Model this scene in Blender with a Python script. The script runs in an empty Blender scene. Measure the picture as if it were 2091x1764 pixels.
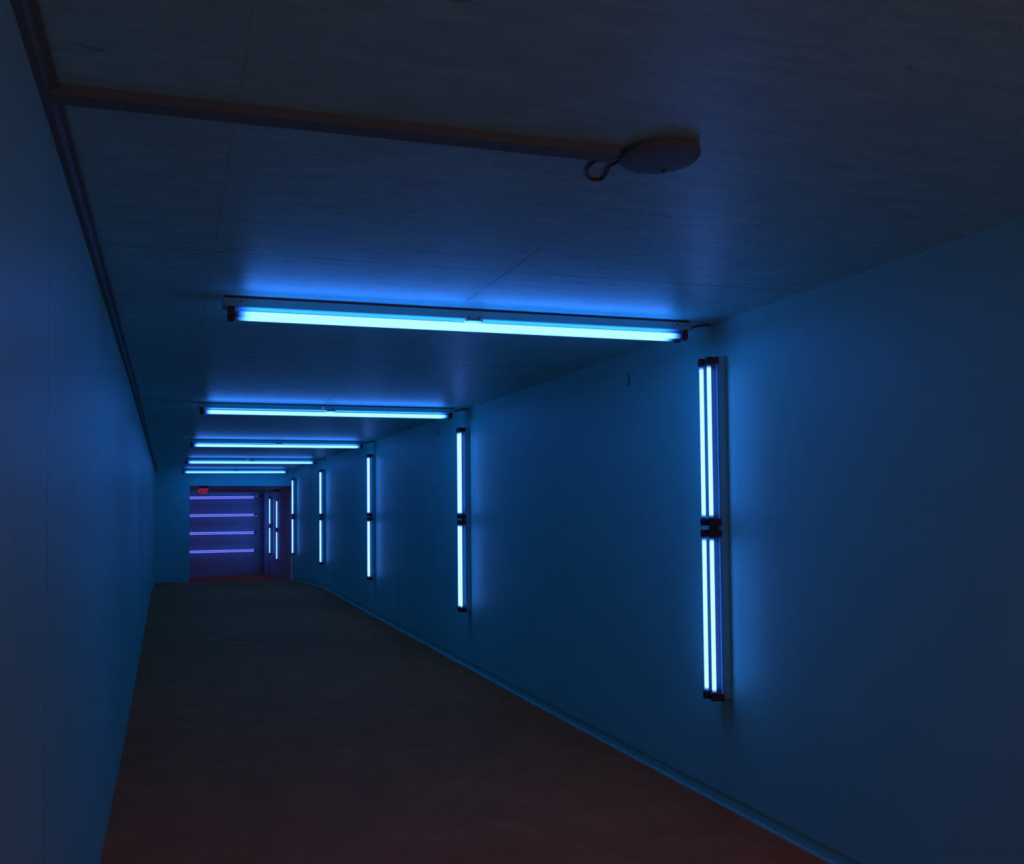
import bpy, bmesh, math, random
from mathutils import Matrix, Vector
random.seed(4)
S = bpy.context.scene
COL = S.collection
H = 1.64                                   # camera height above the near floor

# ------------------------------------------------------------------ camera
F_PX, PX, PY, W_PX, H_PX = 1750.0, 800.0, 980.0, 2091.0, 1764.0
cd = bpy.data.cameras.new('camera')
cam = bpy.data.objects.new('camera', cd); COL.objects.link(cam)
cd.sensor_fit = 'HORIZONTAL'; cd.sensor_width = 36
cd.lens = 36*F_PX/W_PX
cd.shift_x = (W_PX/2-PX)/W_PX
cd.shift_y = (PY-H_PX/2)/W_PX
cd.clip_start = .05
R = Matrix(((0.968385, 0.003998, 0.249427), (-0.249418, 0.033735, 0.967808), (-0.004545, -0.999423, 0.033666)))
rot = Matrix((R.col[0], -R.col[1], -R.col[2])).transposed().to_4x4()
cam.matrix_world = Matrix.Translation((0, 0, H)) @ rot
S.camera = cam

# ------------------------------------------------------------------ world, exposure
w = bpy.data.worlds.new('world'); S.world = w; w.use_nodes = True
w.node_tree.nodes['Background'].inputs[0].default_value = (.72, .12, .15, 1)  # reddish fill added to lift the darks, let in by the open end
w.node_tree.nodes['Background'].inputs[1].default_value = .9
S.view_settings.view_transform = 'Standard'; S.view_settings.look = 'None'
S.view_settings.gamma = 1; S.view_settings.use_curve_mapping = False
S.view_settings.exposure = 0
S.cycles.use_denoising = True
S.cycles.max_bounces = 8; S.cycles.diffuse_bounces = 6; S.cycles.glossy_bounces = 4
S.cycles.sample_clamp_indirect = 4
S.cycles.caustics_reflective = False; S.cycles.caustics_refractive = False

# ------------------------------------------------------------------ materials
BLUE = (.48, 2.35, 10.2)
BLUE_S = (.60, 1.45, 5.8)
PURPLE = (.29, .27, 1.8)

def mat(name, color, rough=.6, metal=0, spec=.5, noise=0, nscale=20, bump=0, bscale=40, lines=None, stretch=None, line_dark=.25, scuff=0):
    """paint / concrete / metal; lines = [(axis, position, half width)] panel joints in metres"""
    m = bpy.data.materials.new(name); m.use_nodes = True
    nt = m.node_tree; N = nt.nodes; L = nt.links
    b = N['Principled BSDF']
    b.inputs['Base Color'].default_value = (*color, 1)
    b.inputs['Roughness'].default_value = rough; b.inputs['Metallic'].default_value = metal
    b.inputs['Specular IOR Level'].default_value = spec
    if not metal: b.inputs['Specular Tint'].default_value = (.06, .88, 1, 1)
    tc = N.new('ShaderNodeTexCoord')
    vec = tc.outputs['Object']
    if stretch:
        mp = N.new('ShaderNodeMapping'); mp.inputs['Scale'].default_value = stretch
        L.new(vec, mp.inputs[0]); nv = mp.outputs[0]
    else:
        nv = vec
    out = None
    if noise:
        n = N.new('ShaderNodeTexNoise'); n.inputs['Scale'].default_value = nscale; n.inputs['Detail'].default_value = 6
        n.inputs['Roughness'].default_value = .65
        L.new(nv, n.inputs['Vector'])
        r = N.new('ShaderNodeMapRange'); r.inputs['From Min'].default_value = .3; r.inputs['From Max'].default_value = .7
        r.inputs['To Min'].default_value = 1-noise; r.inputs['To Max'].default_value = 1
        L.new(n.outputs[0], r.inputs[0]); out = r.outputs[0]
    if scuff:
        mp2 = N.new('ShaderNodeMapping'); mp2.inputs['Scale'].default_value = (5, 14, 1); L.new(vec, mp2.inputs[0])
        sn = N.new('ShaderNodeTexNoise'); sn.inputs['Scale'].default_value = 1.6; sn.inputs['Detail'].default_value = 3; L.new(mp2.outputs[0], sn.inputs['Vector'])
        sr = N.new('ShaderNodeMapRange'); sr.inputs['From Min'].default_value = .70; sr.inputs['From Max'].default_value = .74
        sr.inputs['To Min'].default_value = 1; sr.inputs['To Max'].default_value = 1-scuff
        L.new(sn.outputs[0], sr.inputs[0])
        sm = N.new('ShaderNodeMath'); sm.operation = 'MULTIPLY'; L.new(out, sm.inputs[0]); L.new(sr.outputs[0], sm.inputs[1]); out = sm.outputs[0]
    if lines:
        sp = N.new('ShaderNodeSeparateXYZ'); L.new(vec, sp.inputs[0])
        wn = N.new('ShaderNodeTexNoise'); wn.inputs['Scale'].default_value = 3.5; wn.inputs['Detail'].default_value = 4
        L.new(vec, wn.inputs['Vector'])
        ws = N.new('ShaderNodeMath'); ws.operation = 'MULTIPLY_ADD'; ws.inputs[1].default_value = .016; ws.inputs[2].default_value = -.008
        L.new(wn.outputs[0], ws.inputs[0])
        for ax, pos, hw, wob, *dk in lines:
            src = sp.outputs[ax]
            if wob:
                ad = N.new('ShaderNodeMath'); ad.operation = 'ADD'; L.new(src, ad.inputs[0]); L.new(ws.outputs[0], ad.inputs[1]); src = ad.outputs[0]
            s = N.new('ShaderNodeMath'); s.operation = 'SUBTRACT'; s.inputs[1].default_value = pos; L.new(src, s.inputs[0])
            a = N.new('ShaderNodeMath'); a.operation = 'ABSOLUTE'; L.new(s.outputs[0], a.inputs[0])
            r = N.new('ShaderNodeMapRange'); r.inputs['From Min'].default_value = hw*.5; r.inputs['From Max'].default_value = hw
            r.inputs['To Min'].default_value = dk[0] if dk else line_dark; r.inputs['To Max'].default_value = 1
            L.new(a.outputs[0], r.inputs[0])
            if len(dk) > 1:                          # a joint that has only opened over part of its length
                c1 = N.new('ShaderNodeMath'); c1.operation = 'GREATER_THAN'; c1.inputs[1].default_value = dk[1][1]; L.new(sp.outputs[1], c1.inputs[0])
                c0 = N.new('ShaderNodeMath'); c0.operation = 'LESS_THAN'; c0.inputs[1].default_value = dk[1][0]; L.new(sp.outputs[1], c0.inputs[0])
                m1 = N.new('ShaderNodeMath'); m1.operation = 'MAXIMUM'; L.new(r.outputs[0], m1.inputs[0]); L.new(c1.outputs[0], m1.inputs[1])
                r = N.new('ShaderNodeMath'); r.operation = 'MAXIMUM'; L.new(m1.outputs[0], r.inputs[0]); L.new(c0.outputs[0], r.inputs[1])
            if out is None: out = r.outputs[0]
            else:
                mu = N.new('ShaderNodeMath'); mu.operation = 'MULTIPLY'; L.new(out, mu.inputs[0]); L.new(r.outputs[0], mu.inputs[1]); out = mu.outputs[0]
    if out is not None:
        mx = N.new('ShaderNodeVectorMath'); mx.operation = 'SCALE'; mx.inputs[0].default_value = color
        L.new(out, mx.inputs['Scale']); L.new(mx.outputs[0], b.inputs['Base Color'])
    if bump:
        n2 = N.new('ShaderNodeTexNoise'); n2.inputs['Scale'].default_value = bscale; n2.inputs['Detail'].default_value = 5
        L.new(nv, n2.inputs['Vector'])
        bp = N.new('ShaderNodeBump'); bp.inputs['Strength'].default_value = bump; bp.inputs['Distance'].default_value = .01
        L.new(n2.outputs[0], bp.inputs['Height']); L.new(bp.outputs[0], b.inputs['Normal'])
    return m

def glow(name, color, length=None):
    """lit tube: the glow dies away over the last few centimetres, where the electrodes are"""
    m = bpy.data.materials.new(name); m.use_nodes = True
    nt = m.node_tree; N = nt.nodes; L = nt.links
    b = N['Principled BSDF']; b.inputs['Base Color'].default_value = (.03, .25, .45, 1); b.inputs['Roughness'].default_value = .3
    b.inputs['Emission Color'].default_value = (*color, 1); b.inputs['Emission Strength'].default_value = 1
    if length:
        tc = N.new('ShaderNodeTexCoord'); sp = N.new('ShaderNodeSeparateXYZ'); L.new(tc.outputs['Object'], sp.inputs[0])
        a = N.new('ShaderNodeMath'); a.operation = 'ABSOLUTE'; L.new(sp.outputs[0], a.inputs[0])
        r = N.new('ShaderNodeMapRange'); r.inputs['From Min'].default_value = length/2-.008; r.inputs['From Max'].default_value = length/2-(.08 if length > 1 else .03)
        r.inputs['To Min'].default_value = .02; r.inputs['To Max'].default_value = 1
        L.new(a.outputs[0], r.inputs[0])
        p = N.new('ShaderNodeMath'); p.operation = 'POWER'; p.inputs[1].default_value = 2.2; L.new(r.outputs[0], p.inputs[0])
        L.new(p.outputs[0], b.inputs['Emission Strength'])
    return m

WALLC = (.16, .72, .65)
M = {}
M['ceiling'] = mat('painted_concrete_ceiling', (.18, .80, .76), .42, spec=.85, noise=.26, nscale=9, bump=.12, bscale=30, stretch=(.5, 2.2, 1), scuff=.35,
                   lines=[(1, 3.45, .005, 1), (1, 5.76, .005, 1), (1, 8.07, .006, 1), (1, 10.4, .006, 1), (1, 15.0, .006, 1),
                          (0, 1.415, .004, 1, .86), (0, 1.415, .005, 1, .25, (3.12, 3.98)), (0, 1.415, .005, 1, .35, (7.4, 8.1)), (0, .16, .004, 1, .85)])
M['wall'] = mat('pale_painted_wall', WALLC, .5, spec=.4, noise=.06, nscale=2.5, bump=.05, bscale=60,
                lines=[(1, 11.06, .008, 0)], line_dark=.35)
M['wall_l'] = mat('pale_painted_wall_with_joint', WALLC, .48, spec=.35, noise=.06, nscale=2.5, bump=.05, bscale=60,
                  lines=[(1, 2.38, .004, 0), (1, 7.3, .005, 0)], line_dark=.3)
M['floor'] = mat('dark_brown_floor', (.88, .215, .056), .8, spec=.25, noise=.25, nscale=3, bump=.15, bscale=120)
M['base'] = mat('pale_kerb_strip', (.26, .78, .66), .5, noise=.1, nscale=10)
M['housing'] = mat('white_enamelled_steel', (.10, .55, .52), .42, noise=.04, nscale=8)
M['tray'] = mat('white_reflector_enamel', (.12, .42, .88), .35)
M['holder'] = mat('dark_plastic_lampholder', (.07, .022, .014), .6)
M['cover'] = mat('dark_blue_grey_cover', (.02, .035, .06), .5)
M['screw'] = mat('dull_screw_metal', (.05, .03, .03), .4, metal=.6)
M['clip'] = mat('pale_plastic_clip', (.5, .8, .85), .3)
M['cable'] = mat('dark_cable_sheath', (.08, .03, .022), .6)
M['detector'] = mat('grey_plastic_detector', (.08, .20, .20), .6)
M['raceway'] = mat('painted_raceway', (.08, .22, .21), .7)
M['hook'] = mat('dark_steel_hook', (.06, .02, .015), .5)
M['far_wall'] = mat('pale_far_wall', (.32, .60, .72), .6, noise=.05, nscale=3)
M['pipe'] = mat('grey_pipe', (.3, .8, .7), .5)
M['dark'] = mat('dark_metal_box', (.2, .08, .08), .6)
M['sign'] = mat('clear_green_tinted_sign_panel', (.10, .75, .55), .25)
M['tube8'] = glow('lit_blue_long_tube', BLUE, 2.425)
M['tube3'] = glow('lit_blue_short_tube', BLUE_S, .85)
M['purple'] = glow('lit_violet_tube', PURPLE, 2.44)
M['letters'] = glow('lit_red_letters', (.52, .0, .022))
M['led_pink'] = glow('lit_pink_indicator', (1.6, .10, .30))
M['led_orange'] = glow('lit_orange_indicator', (2.2, 1.0, .5))

# ------------------------------------------------------------------ mesh helpers
def obj(name, bm, m, parent=None, smooth=False, loc=(0, 0, 0), rot=(0, 0, 0)):
    me = bpy.data.meshes.new(name)
    bmesh.ops.recalc_face_normals(bm, faces=bm.faces)
    bm.to_mesh(me); bm.free()
    me.materials.append(m)
    if smooth:
        for p in me.polygons: p.use_smooth = True
        try: me.set_sharp_from_angle(angle=math.radians(40))
        except Exception: pass
    o = bpy.data.objects.new(name, me); COL.objects.link(o)
    o.location = loc; o.rotation_euler = rot
    if parent: o.parent = parent
    return o

def box(bm, x0, x1, y0, y1, z0, z1, bev=0):
    vs = [bm.verts.new((x, y, z)) for z in (z0, z1) for x, y in ((x0, y0), (x1, y0), (x1, y1), (x0, y1))]
    fs = [bm.faces.new([vs[i] for i in f]) for f in ((3, 2, 1, 0), (4, 5, 6, 7), (0, 1, 5, 4), (1, 2, 6, 5), (2, 3, 7, 6), (3, 0, 4, 7))]
    if bev:
        es = list({e for f in fs for e in f.edges})
        bmesh.ops.bevel(bm, geom=es, offset=bev, segments=2, affect='EDGES')
    return bm

def loft(bm, rings, close=True):
    """rings of equal vertex count joined into a skin with end caps"""
    R_ = [[bm.verts.new(p) for p in r] for r in rings]
    n = len(R_[0])
    for a, b in zip(R_, R_[1:]):
        for i in range(n):
            bm.faces.new((a[i], a[(i+1) % n], b[(i+1) % n], b[i]))
    if close:
        bm.faces.new(R_[0]); bm.faces.new(R_[-1][::-1])
    return bm

def cyl_x(bm, x0, x1, r, y=0, z=0, n=20, dome=0):
    prof = [(x0, r), (x1, r)] if not dome else [(x0, r*.5), (x0+dome*.4, r*.9), (x0+dome, r), (x1-dome, r), (x1-dome*.4, r*.9), (x1, r*.5)]
    return loft(bm, [[(x, y+rr*math.cos(2*math.pi*i/n), z+rr*math.sin(2*math.pi*i/n)) for i in range(n)] for x, rr in prof])

def cyl_ax(bm, c, ax, r, h, n=16):
    """short disc centred at c along unit axis ax"""
    ax = Vector(ax).normalized(); q = ax.to_track_quat('Z', 'Y'); c = Vector(c)
    rr = []
    for k, s in ((0, 1), (.8*h, 1), (h, .7)):
        rr.append([c+q @ Vector((r*s*math.cos(2*math.pi*i/n), r*s*math.sin(2*math.pi*i/n), k)) for i in range(n)])
    return loft(bm, rr)

def tube_path(bm, pts, r, n=10, sub=6):
    P = [Vector(p) for p in pts]; Q = []
    for i in range(len(P)-1):                      # Catmull-Rom
        a, b, c, d = P[max(i-1, 0)], P[i], P[i+1], P[min(i+2, len(P)-1)]
        for k in range(sub):
            t = k/sub
            Q.append(.5*((2*b)+(c-a)*t+(2*a-5*b+4*c-d)*t*t+(3*b-a-3*c+d)*t**3))
    Q.append(P[-1])
    rings = []
    u = None
    for i, p in enumerate(Q):
        t = (Q[min(i+1, len(Q)-1)]-Q[max(i-1, 0)]).normalized()
        if u is None: u = t.orthogonal().normalized()
        u = (u-t*u.dot(t)).normalized(); v = t.cross(u)
        rings.append([p+r*(math.cos(2*math.pi*j/n)*u+math.sin(2*math.pi*j/n)*v) for j in range(n)])
    return loft(bm, rings)

def thing(name, label, cat, loc=(0, 0, 0), rot=(0, 0, 0), group=None):
    o = bpy.data.objects.new(name, None); COL.objects.link(o); o.empty_display_size = .1
    o.location = loc; o.rotation_euler = rot
    return tag(o, label, cat, group)

def tag(o, label, cat, group=None):
    o['label'] = label; o['category'] = cat
    if group: o['group'] = group
    return o

def struct(name, bm, m, smooth=False):
    o = obj(name, bm, m, None, smooth); o['kind'] = 'structure'; return o

def dup(root, loc, label, rot=None):
    r = root.copy(); COL.objects.link(r); r.location = loc; r['label'] = label
    if rot is not None: r.rotation_euler = rot
    for ch in list(root.children):
        c = ch.copy(); COL.objects.link(c); c.parent = r
        for g in list(ch.children):
            d = g.copy(); COL.objects.link(d); d.parent = c
    return r

# ------------------------------------------------------------------ the shell
Y0, YP = -.8, 21.5                                    # open end behind the camera; portal wall
def lerp(tab, y):
    for (a, va), (b, vb) in zip(tab, tab[1:]):
        if y <= b: return va+(vb-va)*(y-a)/(b-a)
    return tab[-1][1]
FLOOR = [(-1.5, -1.64), (6, -1.64), (9.4, -1.622), (13, -1.60), (16.9, -1.565), (21.5, -1.765), (26, -2.16), (32, -2.16)]
LEFT = [(-1.5, -.308), (7, -.315), (YP, -.372)]
RIGHT = [(-1.5, 2.94), (17, 2.94), (YP+.3, 2.955)]
def zf(y): return H+lerp(FLOOR, y)
def zc(x, y):
    t = (x+.31)/3.25
    return H+(1-t)*(1.024-.0035*(y-4))+t*(1.029-.0025*(y-4))

ys = [-.8, 6, 9.4, 13, 16.9, 21.5, 26, 31]
bm = bmesh.new()
loft(bm, [[(-2.4, y, zf(y)-.15), (3.6, y, zf(y)-.15), (3.6, y, zf(y)), (-2.4, y, zf(y))] for y in ys])
struct('floor', bm, M['floor'])
bm = bmesh.new()
loft(bm, [[(-.6, y, zc(-.31, y)), (3.3, y, zc(2.94, y)), (3.3, y, H+1.3), (-.6, y, H+1.3)] for y in (Y0, 4, 10, 16, YP)])
struct('ceiling', bm, M['ceiling'])
bm = bmesh.new()
loft(bm, [[(lerp(LEFT, y), y, zf(y)-.1), (lerp(LEFT, y), y, H+1.2), (-.6, y, H+1.2), (-.6, y, zf(y)-.1)] for y in (Y0, 4, 7, 12, 17, YP)])
struct('wall_left', bm, M['wall_l'])
# right wall: a panel that stops short of the floor, a recess under it
bm = bmesh.new()
loft(bm, [[(lerp(RIGHT, y), y, zf(y)+.075), (lerp(RIGHT, y), y, H+1.2), (3.3, y, H+1.2), (3.3, y, zf(y)-.1),
           (lerp(RIGHT, y)+.022, y, zf(y)-.1), (lerp(RIGHT, y)+.022, y, zf(y)+.075)] for y in (Y0, 6, 9.4, 13, 16.9, YP)])
struct('wall_right', bm, M['wall'])
bm = bmesh.new()
loft(bm, [[(lerp(RIGHT, y)-.006, y, zf(y)-.02), (lerp(RIGHT, y)-.006, y, zf(y)+.010), (lerp(RIGHT, y), y, zf(y)+.016), (lerp(RIGHT, y)+.021, y, zf(y)+.016), (lerp(RIGHT, y)+.021, y, zf(y)-.02)] for y in (Y0, 6, 9.4, 13, 16.9, YP)])
struct('baseboard_right', bm, M['base'])
# portal wall: pier on the left and the lintel across
bm = bmesh.new()
box(bm, -.6, .442, YP, YP+.25, zf(YP)-.2, H+1.2)
struct('wall_portal', bm, M['wall'])
bm = bmesh.new()
box(bm, .442, 3.3, YP, YP+.25, H+.587, H+1.2)
struct('trim_lintel', bm, M['wall'])
# far room
bm = bmesh.new()
loft(bm, [[(-2.4, y, H+z), (3.6, y, H+z), (3.6, y, H+z+.4), (-2.4, y, H+z+.4)] for y, z in ((YP+.25, .625), (26, .575), (31, .565))])
struct('ceiling_far_room', bm, M['far_wall'])
FW0, FW1 = Vector((-2.4, 26.75, 0)), Vector((3.5, 29.4, 0))          # far wall, a little askew
def farpt(x): return FW0+(FW1-FW0)*((x-FW0.x)/(FW1.x-FW0.x))
bm = bmesh.new()
a, b = farpt(-2.4), farpt(3.5)
loft(bm, [[(a.x, a.y, H-2.3), (a.x, a.y+.2, H-2.3), (a.x, a.y+.2, H+.8), (a.x, a.y, H+.8)], [(b.x, b.y, H-2.3), (b.x, b.y+.2, H-2.3), (b.x, b.y+.2, H+.8), (b.x, b.y, H+.8)]])
struct('wall_far', bm, M['far_wall'])
bm = bmesh.new(); box(bm, -2.6, -2.4, YP+.25, 31, H-2.3, H+.9); struct('wall_far_room_left', bm, M['far_wall'])
bm = bmesh.new()
loft(bm, [[(2.955, YP+.25, z), (3.15, 25.92, z), (3.215, 25.92, z), (3.215, 29.5, z), (3.5, 29.5, z), (3.5, YP+.25, z)] for z in (H-2.3, H+.9)])
struct('wall_far_room_right', bm, M['far_wall'])
bm = bmesh.new(); box(bm, 3.02, 3.24, 28.55, 28.8, H-2.25, H+.6, .006); struct('trim_corner_pier', bm, M['far_wall'])

# ------------------------------------------------------------------ raceways and cables on the shell
bm = bmesh.new()                                     # raceway across the ceiling up to the detector
loft(bm, [[(x, 2.20+o, zc(x, 2.2)-d) for o, d in ((-.03, -.004), (-.028, .026), (.028, .026), (.03, -.004))] for x in (-.30, .4, 1.235)])
tag(obj('cable_raceway', bm, M['raceway']), 'dark painted cable raceway crossing the near ceiling to the round detector', 'cable duct')
bm = bmesh.new()                                     # raceway in the left corner
loft(bm, [[(lerp(LEFT, y)+a_, y, zc(-.31, y)-d) for a_, d in ((.0, -.004), (.0, .028), (.020, .028), (.024, .018), (.030, .012), (.044, .011), (.046, -.004))] for y in (Y0, 7, 14, YP-.02)])
tag(obj('corner_raceway', bm, M['raceway']), 'long thin raceway along the corner where left wall meets ceiling', 'cable duct')

# ------------------------------------------------------------------ ceiling fixtures: twin 8 ft tubes
def make_ceiling_fixture():
    t = thing('ceiling_light_fixture', '', 'light fixture', group='blue twin tube fixtures across the ceiling')
    L2 = 1.267
    bm = bmesh.new()                                 # channel with folded edge, hung a finger's width below the slab
    box(bm, -L2, L2, -.040, .040, -.050, -.008, .002)
    ho = obj('housing', bm, M['housing'], t)
    bm = bmesh.new(); box(bm, -L2+.01, L2-.01, -.037, .037, -.009, .004)  # dark strip standing in for the shaded gap under the slab
    obj('gap_shade_strip', bm, M['screw'], t)
    bm = bmesh.new()
    loft(bm, [[(x, -.033, -.049), (x, -.030, -.052), (x, -.010, -.057), (x, .010, -.057), (x, .030, -.052), (x, .033, -.049)] for x in (-L2+.04, L2-.04)])
    obj('reflector', bm, M['tray'], t)
    for y in (-.034, .035):
        bm = bmesh.new(); cyl_x(bm, -1.2125, 1.2125, .0148, 0, 0, 24, dome=.006)
        obj('fluorescent_tube', bm, M['tube8'], t, True, loc=(0, y, -.085))
    for s in (-1, 1):
        bm = bmesh.new()                             # lampholder: rounded block for both tubes, seen dark
        for y in (-.031, .031):
            c = [(y-.019, -.050), (y-.019, -.094), (y-.010, -.106), (y+.010, -.106), (y+.019, -.094), (y+.019, -.050)]
            loft(bm, [[(s*x, a_, b_) for a_, b_ in c] for x in (1.212, 1.240)])
        box(bm, *sorted((s*1.213, s*1.236)), -.03, .03, -.070, -.050)
        obj('lampholder', bm, M['holder'], t)
    bm = bmesh.new()                                 # clip at mid length, two feet and a plate
    box(bm, -.035, .035, -.043, .043, -.062, -.056, .002); box(bm, -.048, -.032, -.045, -.02, -.064, -.048, .001); box(bm, .032, .048, -.045, -.02, -.064, -.048, .001)
    obj('tube_clip', bm, M['clip'], t)
    for x in (-1.18, -.03, .03, 1.18):
        bm = bmesh.new(); cyl_ax(bm, (x, -.040, -.022 if abs(x) > 1 else -.043), (0, -1, 0), .0045, .003, 10)
        obj('screw', bm, M['screw'], ho)
    bm = bmesh.new(); cyl_ax(bm, (.98, -.040, -.026), (0, -1, 0), .013, .003); 
    obj('knockout_plug', bm, M['housing'], ho)
    bm = bmesh.new(); cyl_ax(bm, (-.85, -.040, -.036), (0, -1, 0), .013, .002)
    obj('knockout_plug', bm, M['housing'], ho)
    bm = bmesh.new()
    tube_path(bm, [(L2-.01, 0, -.03), (L2+.03, .0, -.026), (L2+.09, .01, -.010), (L2+.155, .01, -.004)], .006)
    obj('cable', bm, M['cable'], t, True)
    return t
CL = ['blue twin tube fixture across the ceiling, nearest and largest of the five',
      'second blue ceiling fixture from the front, with a pink indicator dot on its housing',
      'third blue ceiling fixture from the front, middle of the five receding bars',
      'fourth blue ceiling fixture from the front, short bar with a tiny pink dot',
      'farthest blue ceiling fixture, hanging just in front of the lintel over the opening']
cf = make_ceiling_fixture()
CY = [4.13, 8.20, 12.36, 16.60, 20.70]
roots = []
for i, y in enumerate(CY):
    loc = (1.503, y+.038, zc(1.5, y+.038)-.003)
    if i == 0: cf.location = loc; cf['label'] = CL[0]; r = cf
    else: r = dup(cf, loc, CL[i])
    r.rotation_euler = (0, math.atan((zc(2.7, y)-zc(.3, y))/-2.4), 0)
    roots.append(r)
for i in (1, 3):
    bm = bmesh.new(); cyl_ax(bm, (-.075, -.040, -.030 if i == 1 else -.022), (0, -1, 0), .0055 if i == 1 else .008, .005, 12)
    obj('indicator_light', bm, M['led_pink'], roots[i], True)

# ------------------------------------------------------------------ wall fixtures: two pairs of short tubes on one tall channel
def make_wall_fixture():
    """origin on the wall face, centre of the channel; -X points into the corridor, Y along the wall"""
    t = thing('wall_light_fixture', '', 'light fixture', group='blue tall tube fixtures on the right wall')
    bm = bmesh.new()
    c = [(.0, -.046), (-.059, -.046), (-.062, -.043), (-.062, .043), (-.059, .046), (.0, .046)]
    loft(bm, [[(a_, b_, z) for a_, b_ in c] for z in (-.93, .93)])
    ho = obj('housing', bm, M['housing'], t)
    bm = bmesh.new()
    loft(bm, [[(-.061, -.043, z), (-.0645, -.040, z), (-.0645, .040, z), (-.061, .043, z)] for z in (-.925, .925)])
    obj('front_cover', bm, M['cover'], t)
    for y in (-.0475,):                              # pressed ribs along the near side
        for x in (-.051, -.057):
            bm = bmesh.new(); box(bm, x-.0012, x+.0012, y-.0012, y+.0025, -.90, .905)
            obj('rib', bm, M['tray'], ho)
    for zc_, pair in ((.4635, 0), (-.4785, 1)):
        for y in (-.034, .034):
            bm = bmesh.new(); cyl_x(bm, -.425, .425, .0108, 0, 0, 20, dome=.005)
            obj('fluorescent_tube', bm, M['tube3'], t, True, loc=(-.100, y, zc_), rot=(0, math.pi/2, 0))
        for s in (-1, 1):
            bm = bmesh.new()
            for y in (-.034, .034):
                c = [(-.048, y-.017), (-.106, y-.017), (-.116, y-.009), (-.116, y+.009), (-.106, y+.017), (-.048, y+.017)]
                loft(bm, [[(a_, b_, zc_+s*q) for a_, b_ in c] for q in (.422, .460)])
            box(bm, -.098, -.048, -.034, .034, *sorted((zc_+s*.424, zc_+s*.456)))
            obj('lampholder', bm, M['holder'], t)
    return t
WL = ['nearest and tallest blue tube fixture on the right wall, its paired tubes wide apart',
      'second blue tube fixture along the right wall, its two tubes still just separate',
      'third blue tube fixture along the right wall from the front',
      'fourth blue tube fixture along the right wall, between the third and the opening',
      'last blue tube fixture on the right wall, right beside the opening to the violet room']
wf = make_wall_fixture()
WY = [4.109, 8.26, 12.41, 16.64, 20.72]
WS = [0, 0, -.008, -.042, -.066]
for i, (y, s) in enumerate(zip(WY, WS)):
    loc = (lerp(RIGHT, y), y, H-.1035+s)
    if i == 0: wf.location = loc; wf['label'] = WL[0]
    else: dup(wf, loc, WL[i])
r = dup(wf, (3.215, 26.15, H-.1035-.513), 'slim blue tube fixture inside the far room, close behind the opening, right one of two'); r['group'] = 'blue tall tube fixtures in the far room'
r = dup(wf, (3.215, 28.05, H-.1035-.425), 'slim blue tube fixture deepest in the far room, left one beside the violet wall'); r['group'] = 'blue tall tube fixtures in the far room'

# ------------------------------------------------------------------ violet fixtures on the far wall
ang = math.atan2(FW1.y-FW0.y, FW1.x-FW0.x)
def make_violet():
    t = thing('violet_light_fixture', '', 'light fixture', group='violet twin tube fixtures on the far wall')
    bm = bmesh.new(); box(bm, -1.25, 1.25, -.05, 0, -.045, .045, .003); obj('housing', bm, M['housing'], t)
    for z in (-.027, .027):
        bm = bmesh.new(); cyl_x(bm, -1.22, 1.22, .0105, 0, 0, 16, dome=.005)
        obj('fluorescent_tube', bm, M['purple'], t, True, loc=(0, -.075, z))
    for s in (-1, 1):
        bm = bmesh.new(); box(bm, *sorted((s*1.22, s*1.245)), -.095, -.045, -.045, .045, .004)
        obj('lampholder', bm, M['holder'], t)
    return t
VL = ['violet twin tube bar highest on the far wall, just under the exit sign',
      'second violet twin tube bar from the top of the far wall',
      'third violet twin tube bar from the top of the far wall',
      'lowest violet twin tube bar on the far wall, nearest the floor']
vf = make_violet()
for i, (zl, zr) in enumerate(((.378, .410), (-.188, -.180), (-.756, -.770), (-1.338, -1.368))):
    p = farpt(1.60)
    loc = (p.x, p.y, H+(zl+zr)/2)
    rt = (0, -math.atan((zr-zl)/2.3), ang)
    if i == 0: vf.location = loc; vf.rotation_euler = rt; vf['label'] = VL[0]; r = vf
    else: r = dup(vf, loc, VL[i], rt)
    roots.append(r)
for k, dz in ((5, .030), (6, -.028)):
    bm = bmesh.new(); cyl_ax(bm, (1.235, -.095, dz), (0, -1, 0), .010, .006, 10)
    obj('indicator_light', bm, M['led_orange'], roots[k], True)

# ------------------------------------------------------------------ round detector with its loop of cable
cx, cy = 1.368, 2.178
t = thing('smoke_detector', 'large round dark detector on the near ceiling with a loose cable loop', 'smoke detector', (cx, cy, zc(cx, cy)))
n = 48
def disc(prof):
    return loft(bmesh.new(), [[(r_*math.cos(2*math.pi*i/n), r_*math.sin(2*math.pi*i/n), z) for i in range(n)] for r_, z in prof])
obj('base', disc([(.108, .004), (.108, -.008), (.104, -.012), (.094, -.012)]), M['detector'], t, True)
obj('cover', disc([(.105, -.010), (.112, -.014), (.112, -.021), (.107, -.026), (.090, -.028), (.05, -.029), (.02, -.0295)]), M['detector'], t, True)
bm = bmesh.new(); cyl_ax(bm, (.050, .062, -.027), (.1, .1, -1), .006, .006, 10)
obj('test_button', bm, M['screw'], t, True)
bm = bmesh.new()
z = -.010
tube_path(bm, [(-.095, .030, -.012), (-.12, .045, -.012), (-.145, .060, -.012), (-.158, .095, -.008), (-.148, .165, -.006), (-.110, .218, -.006), (-.074, .222, -.006), (-.074, .185, -.006), (-.096, .115, -.008), (-.096, .070, -.012), (-.080, .045, -.012)], .0050)
obj('cable_loop', bm, M['cable'], t, True)

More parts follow.
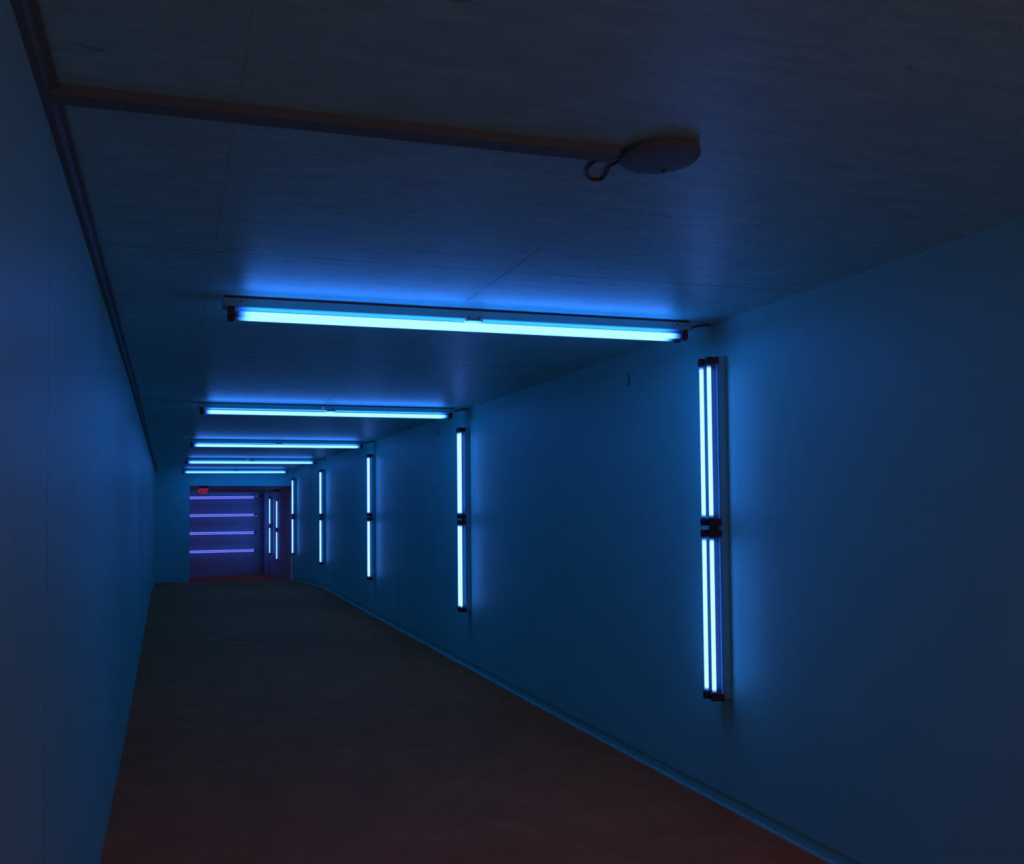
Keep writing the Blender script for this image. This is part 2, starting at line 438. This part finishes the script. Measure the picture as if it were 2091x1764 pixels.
# ------------------------------------------------------------------ little hooks high on the right wall
HL = ['small curved dark hook on the right wall, largest, left of the nearest wall fixture',
      'small curved dark hook on the right wall, left of the second wall fixture',
      'small curved dark hook on the right wall, left of the third wall fixture',
      'small curved dark hook on the right wall, left of the fourth wall fixture',
      'tiny curved dark hook on the right wall beside the last wall fixture']
hk = None
for i, (y, z) in enumerate(((5.08, .852), (9.27, .868), (13.44, .845), (17.45, .80), (20.1, .80))):
    loc = (lerp(RIGHT, y), y, H+z)
    if hk is None:
        bm = bmesh.new()
        tube_path(bm, [(.004, .020, .034), (-.008, .008, .029), (-.012, -.010, .012), (-.012, -.014, -.008), (-.010, .000, -.026), (-.006, .030, -.034)], .0032, 8)
        hk = obj('wall_hook', bm, M['hook'], None, True)
        hk.location = loc; tag(hk, HL[i], 'hook', 'dark hooks along the top of the right wall')
    else:
        o = hk.copy(); COL.objects.link(o); o.location = loc; o['label'] = HL[i]

# ------------------------------------------------------------------ exit sign behind the lintel
t = thing('exit_sign', 'red lettered EXIT sign with a left arrow hanging under the far room ceiling', 'sign', (.790, 22.2, H+.467))
bm = bmesh.new(); box(bm, -.148, .148, -.008, .008, -.092, .088, .004); obj('panel', bm, M['sign'], t)
bm = bmesh.new(); box(bm, -.12, .12, -.03, .03, .086, .160, .004); obj('mounting_box', bm, M['dark'], t)
def bar(bm, x0, z0, x1, z1, wd):
    d = Vector((x1-x0, 0, z1-z0)); nrm = Vector((-d.z, 0, d.x)).normalized()*wd/2
    a_, b_ = Vector((x0, 0, z0)), Vector((x1, 0, z1))
    loft(bm, [[a_+nrm+Vector((0, y, 0)), b_+nrm+Vector((0, y, 0)), b_-nrm+Vector((0, y, 0)), a_-nrm+Vector((0, y, 0))] for y in (-.013, -.008)])
B, T, wd = -.068, .068, .0135
def letter(name, strokes):
    bm = bmesh.new()
    for s in strokes: bar(bm, *s, wd)
    obj(name, bm, M['letters'], t)
letter('arrow', [(-.128, .0, -.108, .022), (-.128, .0, -.108, -.022)])
letter('letter_e', [(-.088, B, -.088, T), (-.092, T-.008, -.044, T-.008), (-.092, 0, -.050, 0), (-.092, B+.008, -.044, B+.008)])
letter('letter_x', [(-.034, B, .022, T), (-.034, T, .022, B)])
letter('letter_i', [(.044, B, .044, T)])
letter('letter_t', [(.092, B, .092, T), (.062, T-.008, .122, T-.008)])

# ------------------------------------------------------------------ fittings in the far room
bm = bmesh.new(); cyl_x(bm, .95, 3.14, .035, 25.6, H+.540, 16)
tag(obj('ceiling_pipe', bm, M['pipe'], None, True), 'grey green pipe running across under the ceiling of the violet room', 'pipe')
bm = bmesh.new(); box(bm, 2.90, 3.10, 25.0, 25.12, H+.535, H+.585, .006)
tag(obj('junction_box', bm, M['dark']), 'dark flat box under the far room ceiling, beside its right wall', 'box')
p = farpt(2.86)
t = thing('wall_fitting', 'small grey bracket fitting high on the far wall, right of the top violet bar', 'fitting', (p.x, p.y, H+.50), (0, 0, ang))
bm = bmesh.new(); box(bm, -.08, .06, -.05, 0, -.02, .05, .004); obj('bracket', bm, M['pipe'], t)
bm = bmesh.new(); cyl_ax(bm, (.05, -.03, -.05), (0, -1, 0), .03, .06); obj('lens', bm, M['dark'], t, True)
